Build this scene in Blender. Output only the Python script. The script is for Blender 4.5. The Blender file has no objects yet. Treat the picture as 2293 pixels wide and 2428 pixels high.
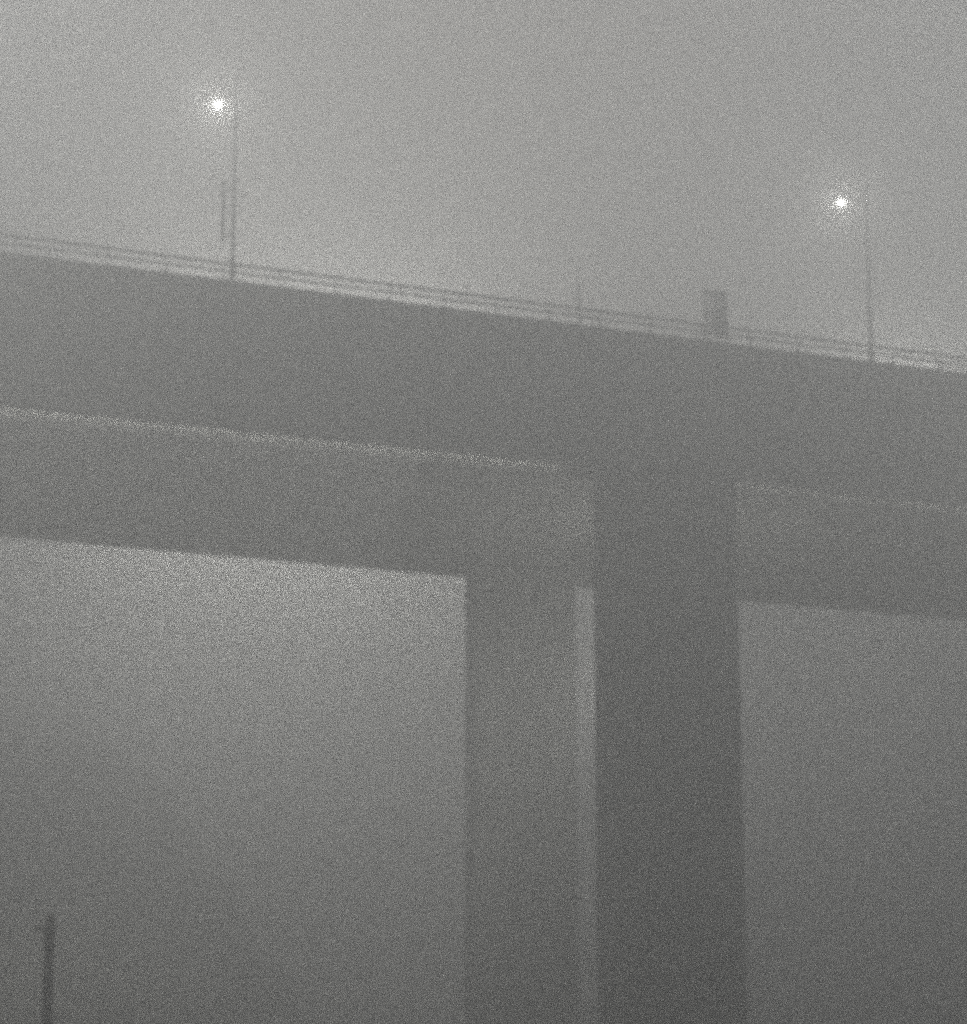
import bpy, bmesh, math, random
from mathutils import Vector, Matrix
random.seed(7)
scene = bpy.context.scene
C = scene.collection
R = math.radians

# ------------------------------------------------------------------ frames
# The bridge has its own local frame: x runs along the deck (l), y runs across it away
# from the camera (s), z is up.  Everything on the bridge shares this orientation.
YAW = R(18.7)
ORG = Vector((0.0, 100.0, 0.0))
E_ = Vector((math.cos(YAW), math.sin(YAW), 0))
N_ = Vector((-math.sin(YAW), math.cos(YAW), 0))
def B(l, s, z): return ORG + E_ * l + N_ * s + Vector((0, 0, z))

# ------------------------------------------------------------------ helpers
def add_box(bm, x0, x1, y0, y1, z0, z1, bevel=0.0):
    r = bmesh.ops.create_cube(bm, size=1.0)
    vs = r['verts']
    for v in vs:
        v.co = Vector((x0 + (v.co.x + .5) * (x1 - x0), y0 + (v.co.y + .5) * (y1 - y0), z0 + (v.co.z + .5) * (z1 - z0)))
    if bevel > 0:
        es = list({e for v in vs for e in v.link_edges})
        bmesh.ops.bevel(bm, geom=es, offset=bevel, segments=2, affect='EDGES', profile=.6)

def add_tube(bm, pts, rad, n=12, cap=True):
    """swept tube through pts; rad is a number or a list with one radius per point"""
    pts = [Vector(p) for p in pts]
    rads = rad if isinstance(rad, (list, tuple)) else [rad] * len(pts)
    rings = []
    t0 = (pts[1] - pts[0]).normalized()
    u = t0.orthogonal().normalized()
    for i, p in enumerate(pts):
        a = pts[max(i - 1, 0)]; b = pts[min(i + 1, len(pts) - 1)]
        t = (b - a).normalized()
        u = (u - t * u.dot(t)).normalized()
        w = t.cross(u)
        rings.append([bm.verts.new(p + (u * math.cos(2 * math.pi * k / n) + w * math.sin(2 * math.pi * k / n)) * rads[i]) for k in range(n)])
    for a, b in zip(rings, rings[1:]):
        for k in range(n):
            bm.faces.new((a[k], a[(k + 1) % n], b[(k + 1) % n], b[k]))
    if cap:
        bm.faces.new(list(reversed(rings[0]))); bm.faces.new(rings[-1])

def add_prism(bm, prof, x0, x1):
    """extrude a closed (y, z) profile along x"""
    a = [bm.verts.new((x0, y, z)) for y, z in prof]
    b = [bm.verts.new((x1, y, z)) for y, z in prof]
    n = len(prof)
    for k in range(n):
        bm.faces.new((a[k], b[k], b[(k + 1) % n], a[(k + 1) % n]))
    bm.faces.new(list(reversed(a))); bm.faces.new(b)

def obj(name, bm, mat, parent=None, smooth=False):
    bmesh.ops.recalc_face_normals(bm, faces=bm.faces[:])
    me = bpy.data.meshes.new(name)
    bm.to_mesh(me); bm.free()
    if smooth:
        for p in me.polygons: p.use_smooth = True
    o = bpy.data.objects.new(name, me)
    C.objects.link(o)
    if mat: me.materials.append(mat)
    if parent: o.parent = parent
    return o

def tag(o, label=None, cat=None, group=None, kind=None):
    if label: o['label'] = label
    if cat: o['category'] = cat
    if group: o['group'] = group
    if kind: o['kind'] = kind
    return o

def thing(name, label, cat, loc=(0, 0, 0), rotz=0.0, group=None):
    o = bpy.data.objects.new(name, None)
    o.empty_display_size = .3
    C.objects.link(o)
    o.location = loc; o.rotation_euler = (0, 0, rotz)
    return tag(o, label, cat, group)

def copy_tree(o, parent=None):
    c = o.copy(); C.objects.link(c)
    if parent: c.parent = parent
    for ch in list(o.children): copy_tree(ch, c)
    return c

# ------------------------------------------------------------------ materials
def mat_new(name):
    m = bpy.data.materials.new(name); m.use_nodes = True
    nt = m.node_tree
    return m, nt, nt.nodes['Principled BSDF']

def concrete(name, c0, c1, scale=.35, streak=True, rough=.85):
    m, nt, b = mat_new(name)
    N, L = nt.nodes.new, nt.links.new
    tc = N('ShaderNodeTexCoord')
    mp = N('ShaderNodeMapping'); mp.inputs['Scale'].default_value = (1, 1, .22 if streak else 1)
    L(tc.outputs['Object'], mp.inputs['Vector'])
    n1 = N('ShaderNodeTexNoise'); n1.inputs['Scale'].default_value = scale; n1.inputs['Detail'].default_value = 8; n1.inputs['Roughness'].default_value = .6
    L(mp.outputs['Vector'], n1.inputs['Vector'])
    rp = N('ShaderNodeValToRGB')
    rp.color_ramp.elements[0].position = .32; rp.color_ramp.elements[0].color = (*c0, 1)
    rp.color_ramp.elements[1].position = .68; rp.color_ramp.elements[1].color = (*c1, 1)
    L(n1.outputs['Fac'], rp.inputs['Fac']); L(rp.outputs['Color'], b.inputs['Base Color'])
    n2 = N('ShaderNodeTexNoise'); n2.inputs['Scale'].default_value = 14; n2.inputs['Detail'].default_value = 6
    L(tc.outputs['Object'], n2.inputs['Vector'])
    bp = N('ShaderNodeBump'); bp.inputs['Strength'].default_value = .25; bp.inputs['Distance'].default_value = .02
    L(n2.outputs['Fac'], bp.inputs['Height']); L(bp.outputs['Normal'], b.inputs['Normal'])
    b.inputs['Roughness'].default_value = rough
    return m

def metal(name, col, rough=.5, metallic=.7):
    m, nt, b = mat_new(name)
    N, L = nt.nodes.new, nt.links.new
    n1 = N('ShaderNodeTexNoise'); n1.inputs['Scale'].default_value = 6; n1.inputs['Detail'].default_value = 5
    rp = N('ShaderNodeValToRGB')
    rp.color_ramp.elements[0].position = .3; rp.color_ramp.elements[0].color = (*[c * .7 for c in col], 1)
    rp.color_ramp.elements[1].position = .7; rp.color_ramp.elements[1].color = (*col, 1)
    L(n1.outputs['Fac'], rp.inputs['Fac']); L(rp.outputs['Color'], b.inputs['Base Color'])
    b.inputs['Roughness'].default_value = rough; b.inputs['Metallic'].default_value = metallic
    return m

M_FASCIA = concrete('weathered concrete', (.13, .13, .125), (.22, .22, .21))
M_SOFFIT = concrete('soffit concrete', (.16, .16, .15), (.25, .25, .24), streak=False)
M_PIER = concrete('pier concrete', (.12, .12, .115), (.2, .2, .19))
M_ASPHALT = concrete('asphalt', (.04, .04, .042), (.06, .06, .06), scale=2, streak=False, rough=.9)
M_STEEL = metal('galvanised steel', (.16, .165, .17))
M_ARM = metal('dark painted steel', (.03, .03, .03), .8, .0)
M_SIGN = metal('dull sign metal', (.34, .34, .34), .7, .1)
M_POST = concrete('tarred wood', (.012, .011, .010), (.03, .028, .025), scale=3, rough=.8)
M_GROUND = concrete('damp ground', (.006, .007, .005), (.015, .015, .012), scale=.05, streak=False, rough=.95)

LAMP_COL = (.995, .99, .94)
m, nt, b = mat_new('lamp glass')       # clear bowl: half seen through, half glowing
b.inputs['Base Color'].default_value = (.8, .8, .8, 1)
b.inputs['Emission Color'].default_value = (*LAMP_COL, 1)
b.inputs['Emission Strength'].default_value = 35
tr = nt.nodes.new('ShaderNodeBsdfTransparent'); mx = nt.nodes.new('ShaderNodeMixShader')
mx.inputs['Fac'].default_value = .3
nt.links.new(tr.outputs[0], mx.inputs[1]); nt.links.new(b.outputs[0], mx.inputs[2])
nt.links.new(mx.outputs[0], nt.nodes['Material Output'].inputs['Surface'])
m.cycles.emission_sampling = 'NONE'
M_GLASS = m

# ------------------------------------------------------------------ tuning
FOG_DENSITY = 0.0195
FOG_ANISO = 0.75
LAMP_WATT = 9000.0
SKY_STRENGTH = 0.026
SUN_ELEV = 28.0
EXPOSURE = 0.0

NEAR_WATT, SIDE_WATT, FLOOD_WATT, SLOT_WATT, LINE_WATT = 1500.0, 31000.0, 5500.0, 19000.0, 1150.0
MAST_WATT = 190000.0
FOG_COLOR = (.75, .75, .75, 1)
SUN_STRENGTH = 0.06
# ------------------------------------------------------------------ ground and fog
def smooth(a, b, x):
    t = min(max((x - a) / (b - a), 0.0), 1.0); return t * t * (3 - 2 * t)
def height(x, y):
    h = -.4 + .35 * math.sin(x * .013) * math.cos(y * .017)
    t = y + .338 * x                   # distance measured square to the bridge
    bank = smooth(.01, -.20, x / max(y, 50.0)) * .29 * min(max(y - 50, 0.0), 150.0)      # valley side rising away on the left
    bank *= .42 + .58 * smooth(114, 165, t)                                              # flatter in front of and under the deck
    bank *= 1 + .08 * math.sin(x * .11 + 1) * math.cos(y * .06) + .04 * math.sin(x * .31) * math.sin(y * .23 + 2)
    return h + bank
bm = bmesh.new()
bmesh.ops.create_grid(bm, x_segments=170, y_segments=170, size=425)
for v in bm.verts:
    v.co.y += 230
    v.co.z = height(v.co.x, v.co.y)
ground = obj('ground', bm, M_GROUND, smooth=True); tag(ground, kind='structure')

bm = bmesh.new()
add_box(bm, -430, 430, -200, 660, -2.0, 77.5)
m = bpy.data.materials.new('night fog'); m.use_nodes = True
nt = m.node_tree; nt.nodes.clear()
out = nt.nodes.new('ShaderNodeOutputMaterial')
pv = nt.nodes.new('ShaderNodeVolumePrincipled')
pv.inputs['Color'].default_value = FOG_COLOR
pv.inputs['Density'].default_value = FOG_DENSITY
pv.inputs['Anisotropy'].default_value = FOG_ANISO
nt.links.new(pv.outputs['Volume'], out.inputs['Volume'])
haze = obj('haze', bm, m); tag(haze, kind='stuff')
haze['label'] = 'thick grey night fog wrapped around the whole bridge'; haze['category'] = 'fog'

# ------------------------------------------------------------------ bridge
L0, L1 = -150, 170
Z_SOF, Z_TOP, WID = 34.1, 40.95, 21.4
bridge = thing('road_bridge', 'long grey concrete road bridge crossing high overhead through thick fog', 'bridge', ORG, YAW)

def edge_girder(name, s_sign):
    bm = bmesh.new()
    if s_sign > 0:   # profile as (s, z): outer face flush, coping lip on top, chamfered bottom arris
        prof = [(.03, Z_SOF), (.62, Z_SOF), (.62, Z_TOP - .12), (.62, Z_TOP), (.05, Z_TOP), (0.0, Z_TOP - .05), (0, Z_SOF + .05)]
    else:
        prof = [(WID - .03, Z_SOF), (WID - .62, Z_SOF), (WID - .62, Z_TOP), (WID - .05, Z_TOP), (WID, Z_TOP - .05), (WID, Z_SOF + .05)]
    add_prism(bm, prof, L0, L1)
    return obj(name, bm, M_FASCIA, bridge)
edge_girder('edge_girder', 1)
edge_girder('edge_girder', -1)

SLOT = 2.0      # open gap added behind the edge girder to give a pale strip of light
bm = bmesh.new()
add_prism(bm, [(.62 + SLOT, Z_SOF + .12), (WID - .62 - SLOT, Z_SOF + .12), (WID - .62 - SLOT, 39.6), (.62 + SLOT, 39.6)], L0, L1)
obj('box_girder', bm, M_SOFFIT, bridge)
beam0 = None
for l in range(-45, 60, 10):
    for y in (.62 + SLOT / 2, WID - .62 - SLOT / 2):
        if beam0 is None:
            bm = bmesh.new(); add_box(bm, -.2, .2, -SLOT / 2 + .003, SLOT / 2 - .003, 37.0, 38.6, .02)
            c = beam0 = obj('cross_beam', bm, M_SOFFIT, bridge)
        else:
            c = beam0.copy(); C.objects.link(c); c.parent = bridge
        c.location = (l, y, 0)
bm = bmesh.new()
add_box(bm, L0, L1, 2.7, WID - 2.7, 39.604, 39.7)
obj('road_surface', bm, M_ASPHALT, bridge)

# railings ---------------------------------------------------------------
def railing(s, label):
    t = thing('railing', label, 'railing', B(0, s, Z_TOP), YAW, 'railings on the bridge edges')
    bm = bmesh.new(); add_tube(bm, [(L0, 0, .80), (L1, 0, .80)], .065, 10); obj('top_rail', bm, M_STEEL, t)
    bm = bmesh.new(); add_tube(bm, [(L0, 0, .43), (L1, 0, .43)], .05, 10); obj('lower_rail', bm, M_STEEL, t)
    bm = bmesh.new(); add_box(bm, -.022, .022, -.03, .03, 0.0, .72)
    add_box(bm, -.12, .12, -.1, .1, 0.0, .03)
    p0 = obj('rail_post', bm, M_STEEL, t)
    first = True
    for k in range(-20, 24):
        p = p0 if first else p0.copy()
        if not first: C.objects.link(p); p.parent = t
        first = False
        p.location = (k * 2.6 + .7, 0, 0)
    return t
railing(.14, 'two-bar steel railing along the bridge edge facing the camera')
far_rail = railing(WID - .14, 'two-bar steel railing along the far edge of the bridge, behind the deck')

# piers --------------------------------------------------------------------
def pier(label, l0, l1, s0, s1):
    t = thing('bridge_pier', label, 'pier', B((l0 + l1) / 2, (s0 + s1) / 2, -.6), YAW, 'concrete piers under the bridge')
    hx, hy = (l1 - l0) / 2, (s1 - s0) / 2
    bm = bmesh.new()
    ch = .12
    H = Z_SOF + .6
    ring = [(-hx + ch, -hy), (hx - ch, -hy), (hx, -hy + ch), (hx, hy - ch), (hx - ch, hy), (-hx + ch, hy), (-hx, hy - ch), (-hx, -hy + ch)]
    a = [bm.verts.new((x * 1.01, y * 1.01, 0)) for x, y in ring]
    b_ = [bm.verts.new((x, y, H - .06)) for x, y in ring]
    for k in range(8): bm.faces.new((a[k], a[(k + 1) % 8], b_[(k + 1) % 8], b_[k]))
    bm.faces.new(list(reversed(a))); bm.faces.new(b_)
    obj('column', bm, M_PIER, t)
    for q in (-.55, .55):
        bm = bmesh.new(); add_box(bm, q * hx - .9, q * hx + .9, -hy * .75, hy * .75, H - .058, H - .004)
        obj('bearing_pad', bm, M_STEEL, t)
    bm = bmesh.new(); add_box(bm, -hx - 1.2, hx + 1.2, -hy - 1.2, hy + 1.2, -.4, 1.1, .1)
    obj('footing', bm, M_PIER, t)
    return t
pier('broad dark concrete pier under the near edge of the bridge, right of the pair', 5.95, 12.8, .08, 1.5)
pier('paler narrower concrete pier under the far side of the bridge, left of the dark pier', 5.75, 11.6, 18.4, 20.2)

# street lamps ---------------------------------------------------------------
def make_lamp(arm, label, group):
    t = thing('street_lamp', label, 'street lamp', (0, 0, 0), YAW, group)
    Hh = 9.68
    bm = bmesh.new()
    add_box(bm, -.22, .22, -.22, .22, 0, .04, .008)
    add_tube(bm, [(0, 0, .04), (0, 0, .9), (0, 0, .95), (0, 0, Hh - .5)], [.11, .11, .085, .06], 14)
    obj('pole', bm, M_STEEL, t)
    bm = bmesh.new()
    pts = [(0, 0, Hh - .55)]
    for k in range(1, 9):
        a = k / 8 * math.pi / 2
        pts.append((0, .6 * (1 - math.cos(a)), Hh - .55 + .6 * math.sin(a) * .85))
    pts.append((0, arm - .35, Hh + .02))
    add_tube(bm, pts, [.062] * (len(pts) - 1) + [.045], 12)
    obj('arm', bm, M_ARM, t)
    bm = bmesh.new()   # housing: a flattened, tapering shell
    secs = [(arm - .4, .05, .03), (arm - .25, .09, .05), (arm, .13, .06), (arm + .2, .11, .05), (arm + .28, .05, .03)]
    rings = []
    for y, w, h in secs:
        rings.append([bm.verts.new((math.cos(q * math.pi / 6) * w, y, Hh + .05 + (math.sin(q * math.pi / 6) * h if q <= 6 else math.sin(q * math.pi / 6) * h * .5))) for q in range(12)])
    for a_, b2 in zip(rings, rings[1:]):
        for k in range(12): bm.faces.new((a_[k], a_[(k + 1) % 12], b2[(k + 1) % 12], b2[k]))
    bm.faces.new(list(reversed(rings[0]))); bm.faces.new(rings[-1])
    head = obj('lamp_head', bm, M_ARM, t, True)
    bm = bmesh.new()
    bmesh.ops.create_uvsphere(bm, u_segments=20, v_segments=12, radius=1)
    for v in bm.verts: v.co = Vector((v.co.x * .16, arm + v.co.y * .21, Hh - .02 + v.co.z * (.15 if v.co.z < 0 else .03)))
    obj('lamp_glass', bm, M_GLASS, head, True)
    ld = bpy.data.lights.new('lamp_light', 'POINT')
    ld.energy = NEAR_WATT; ld.color = LAMP_COL; ld.shadow_soft_size = .05
    lo = bpy.data.objects.new('lamp_light', ld); C.objects.link(lo)
    lo.location = (0, arm, Hh - .09); lo.parent = head
    return t
base = make_lamp(2.3, 'left and nearer lit street lamp on the bridge, with the larger white glow', 'lit street lamps on the bridge')
base.location = B(-11.85, .32, Z_TOP); base.rotation_euler.z = YAW + R(9)
lamp2 = copy_tree(base)
lamp2.location = B(20.4, .32, Z_TOP - .2); lamp2.rotation_euler.z = YAW + R(5)
lamp2['label'] = 'right and farther lit street lamp on the bridge, smaller glow'
for l, k in ((-44, 1.2), (52.6, 1.6)):  # unseen lamps of the row, power boosted as fill light for the fog
    c = copy_tree(base); c.location = B(l, .32, Z_TOP); c.rotation_euler.z = YAW
    c['label'] = 'street lamp farther along the bridge edge, outside the picture, boosted as fill light'
    c['group'] = 'boosted fill street lamps farther along the bridge'
    for o in c.children_recursive:
        if o.type == 'LIGHT':
            o.data = o.data.copy(); o.data.energy = SIDE_WATT * k

def lamp_at(name, parent, loc, watt, size=.2, col=LAMP_COL):
    ld = bpy.data.lights.new(name, 'POINT'); ld.energy = watt; ld.color = col; ld.shadow_soft_size = size
    lo = bpy.data.objects.new(name, ld); C.objects.link(lo); lo.location = loc; lo.parent = parent
    return lo

# made-up high masts as fill light for the fog
def make_fill_mast(h, watt):
    t = thing('fill_mast', '', 'fill light mast')
    bm = bmesh.new(); add_tube(bm, [(0, 0, 0), (0, 0, h)], [.15, .08], 14); obj('pole', bm, M_STEEL, t)
    bm = bmesh.new()
    add_tube(bm, [(math.cos(q * math.pi / 8), math.sin(q * math.pi / 8), h - .4) for q in range(17)], .05, 8, False)
    for q in range(4):
        a = q * math.pi / 2
        add_tube(bm, [(0, 0, h - .1), (math.cos(a), math.sin(a), h - .4)], .04, 8)
    obj('head_ring', bm, M_STEEL, t)
    for q in range(6):
        a = q * math.pi / 3
        bm = bmesh.new()
        add_tube(bm, [(math.cos(a) * 1.1, math.sin(a) * 1.1, h - .35), (math.cos(a) * 1.25, math.sin(a) * 1.25, h - .65)], [.14, .26], 12)
        obj('fill_flood', bm, M_STEEL, t)
    lamp_at('mast_fill', t, (0, 0, h - 1.2), watt, .5)
    return t
for x, y, top, watt, lab in ((-28.0, 210, 76, MAST_WATT * 1.6, 'added fill light on a very tall floodlight mast hidden behind the deck, left of the other'),
                             (-10.5, 212, 76, MAST_WATT * 1.6, 'added fill light on a very tall floodlight mast beyond the bridge, hidden behind the deck near the paler pier'),
                             (40.0, 214, 76, MAST_WATT * .85, 'added fill light on a very tall floodlight mast hidden behind the right end of the deck'),
                             (-20.3, 51, 50, 38000, 'added fill light on a tall floodlight mast on the near bank to the left, outside the picture'),
                             (19.2, 43.2, 51, 50000, 'added fill light on a tall floodlight mast on the near bank to the right, outside the picture')):
    m_ = make_fill_mast(top - height(x, y), watt); m_.location = (x, y, height(x, y) - .3)
    m_['label'] = lab
    m_['group'] = 'added fill light masts around the bridge'

# floodlight added on a bracket behind the near pier to brighten the underside
def make_fill_flood(label, loc, watt, arm):
    t = thing('fill_flood', label, 'fill_flood', loc, YAW)
    bm = bmesh.new(); add_box(bm, -.1, .1, 0, arm, -.05, .05, .01); obj('bracket', bm, M_STEEL, t)
    bm = bmesh.new(); add_box(bm, -.35, .35, arm, arm + .3, -.22, .22, .03); obj('housing', bm, M_STEEL, t)
    lamp_at('flood_fill', t, (0, arm + .7, .0), watt, .25)
make_fill_flood('added small floodlight on a long bracket behind the near pier, under the deck', B(11.4, 1.55, 25.5), FLOOD_WATT, 6.0)

# strips of added fill light in the slot behind the near edge girder
def strip(label, l, half, s_, z, watt, tilt, spread):
    t = thing('fill_strip', label, 'light', B(l, s_, z), YAW, 'added fill strips in the slot behind the edge girder')
    bm = bmesh.new(); add_box(bm, -half - .3, half + .3, -.09, .09, 0, .12, .02); obj('housing', bm, M_STEEL, t)
    bm = bmesh.new(); add_tube(bm, [(-half, 0, -.05), (half, 0, -.05)], .03, 8); obj('tube', bm, M_STEEL, t)
    ld = bpy.data.lights.new('strip_fill', 'AREA'); ld.shape = 'RECTANGLE'; ld.size = half * 2; ld.size_y = .2; ld.spread = R(spread); ld.energy = watt; ld.color = LAMP_COL
    lo = bpy.data.objects.new('strip_fill', ld); C.objects.link(lo); lo.location = (0, 0, -.1); lo.rotation_euler = (R(tilt), 0, 0); lo.parent = t
strip('added fill strip under the left span, aimed at the underside, hidden in the slot', -15, 12.5, .78, 34.5, SLOT_WATT, 66, 30)
strip('added fill strip along the left span, hidden in the slot, lighting the inner girder', -9, 13.8, .8, 36.4, LINE_WATT, 68, 60)
strip('added fill strip along the right span, hidden in the slot beyond the pier', 26, 12.5, .8, 36.4, LINE_WATT * .5, 68, 60)

# signs and posts on the deck ---------------------------------------------------
t = thing('banner', 'narrow dark upright banner fixed beside the left lamp pole', 'banner', B(-12.33, .32, Z_TOP + 1.9), YAW)
bm = bmesh.new(); add_box(bm, -.08, .08, -.02, .02, 0, 2.9, .008); obj('banner_panel', bm, M_SIGN, t)
for z in (.35, 2.5):
    bm = bmesh.new(); add_tube(bm, [(.07, 0, z), (.42, 0, z)], .025, 8); obj('bracket', bm, M_STEEL, t)

t = thing('marker_post', 'short thin post standing up from the railing between the two lamps', 'post', B(4.93, .4, Z_TOP), YAW)
bm = bmesh.new(); add_tube(bm, [(0, 0, 0), (0, 0, 2.1)], .055, 10); obj('shaft', bm, M_STEEL, t)
bm = bmesh.new(); add_tube(bm, [(0, 0, 2.1), (0, 0, 2.14), (0, 0, 2.18)], [.075, .075, .03], 10); obj('cap', bm, M_STEEL, t)

t = thing('road_sign', 'grey slatted rectangular sign panel above the railing, over the near pier', 'road sign', B(12.05, .5, Z_TOP), YAW)
bm = bmesh.new()
for k in range(11):                      # slatted back of the panel, open between the slats
    x = -.6 + k * .12
    add_box(bm, x - (.022 if k < 5 else .04), x + (.022 if k < 5 else .04), -.02, .02, .35, 2.85)
obj('sign_panel', bm, M_SIGN, t)
for x in (-.54, .54):
    bm = bmesh.new(); add_tube(bm, [(x, -.09, 0), (x, -.09, 2.8)], .035, 10); obj('sign_leg', bm, M_STEEL, t)
for z in (.6, 1.6, 2.6):
    bm = bmesh.new(); add_box(bm, -.62, .62, -.05, -.022, z - .03, z + .03); obj('back_rail', bm, M_STEEL, t)

# dark post on the near bank, low left --------------------------------------------
PX, PY = -12.45, 65.0
t = thing('timber_post', 'dark upright timber post with a small side bracket, low on the left', 'post', (PX, PY, height(PX, PY) - .3), 0)
hp = 8.88 - (height(PX, PY) - .3)
bm = bmesh.new(); add_tube(bm, [(0, 0, 0), (0, 0, hp - .08), (0, 0, hp)], [.16, .14, .11], 14); obj('shaft', bm, M_POST, t)
bm = bmesh.new(); add_tube(bm, [(-.12, 0, hp - .5), (-.3, 0, hp - .36), (-.42, 0, hp - .46)], [.065, .06, .05], 10); obj('bracket', bm, M_POST, t)

# ------------------------------------------------------------------ sky
w = bpy.data.worlds.new('World'); scene.world = w; w.use_nodes = True
nt = w.node_tree; bg = nt.nodes['Background']
sky = nt.nodes.new('ShaderNodeTexSky'); sky.sky_type = 'NISHITA'; sky.sun_disc = False
sky.sun_elevation = R(SUN_ELEV); sky.sun_rotation = R(200)
sky.dust_density = 1
nt.links.new(sky.outputs['Color'], bg.inputs['Color']); bg.inputs['Strength'].default_value = SKY_STRENGTH

SUN_AZ = 0.0
sd = bpy.data.lights.new('sun', 'SUN'); so = bpy.data.objects.new('sun', sd); C.objects.link(so)
sd.energy = SUN_STRENGTH; sd.angle = R(12); sd.color = (1, .985, .95)
az, el = R(SUN_AZ), R(SUN_ELEV)
so.rotation_euler = Vector((math.sin(az) * math.cos(el), math.cos(az) * math.cos(el), math.sin(el))).to_track_quat('Z', 'Y').to_euler()
sky.sun_elevation = el; sky.sun_rotation = az
# ------------------------------------------------------------------ camera
cd = bpy.data.cameras.new('camera'); cam = bpy.data.objects.new('camera', cd); C.objects.link(cam)
cam.location = (0, 0, 1.6); cam.rotation_euler = (R(90 + 10.8), 0, 0)
cd.sensor_fit = 'HORIZONTAL'; cd.sensor_width = 36; cd.lens = 36 * 4400 / 1876
cd.shift_y = (1434 - 993) / 1876
cd.clip_start = .1; cd.clip_end = 8000
scene.camera = cam

scene.view_settings.view_transform = 'Standard'; scene.view_settings.look = 'None'
scene.view_settings.exposure = EXPOSURE; scene.view_settings.gamma = 1
scene.cycles.volume_bounces = 6
scene.cycles.max_bounces = 10
scene.cycles.use_denoising = False
scene.cycles.use_light_tree = False
scene.cycles.sample_clamp_indirect = 2
scene.cycles.sample_clamp_direct = 0
scene.cycles.filter_width = 5.5
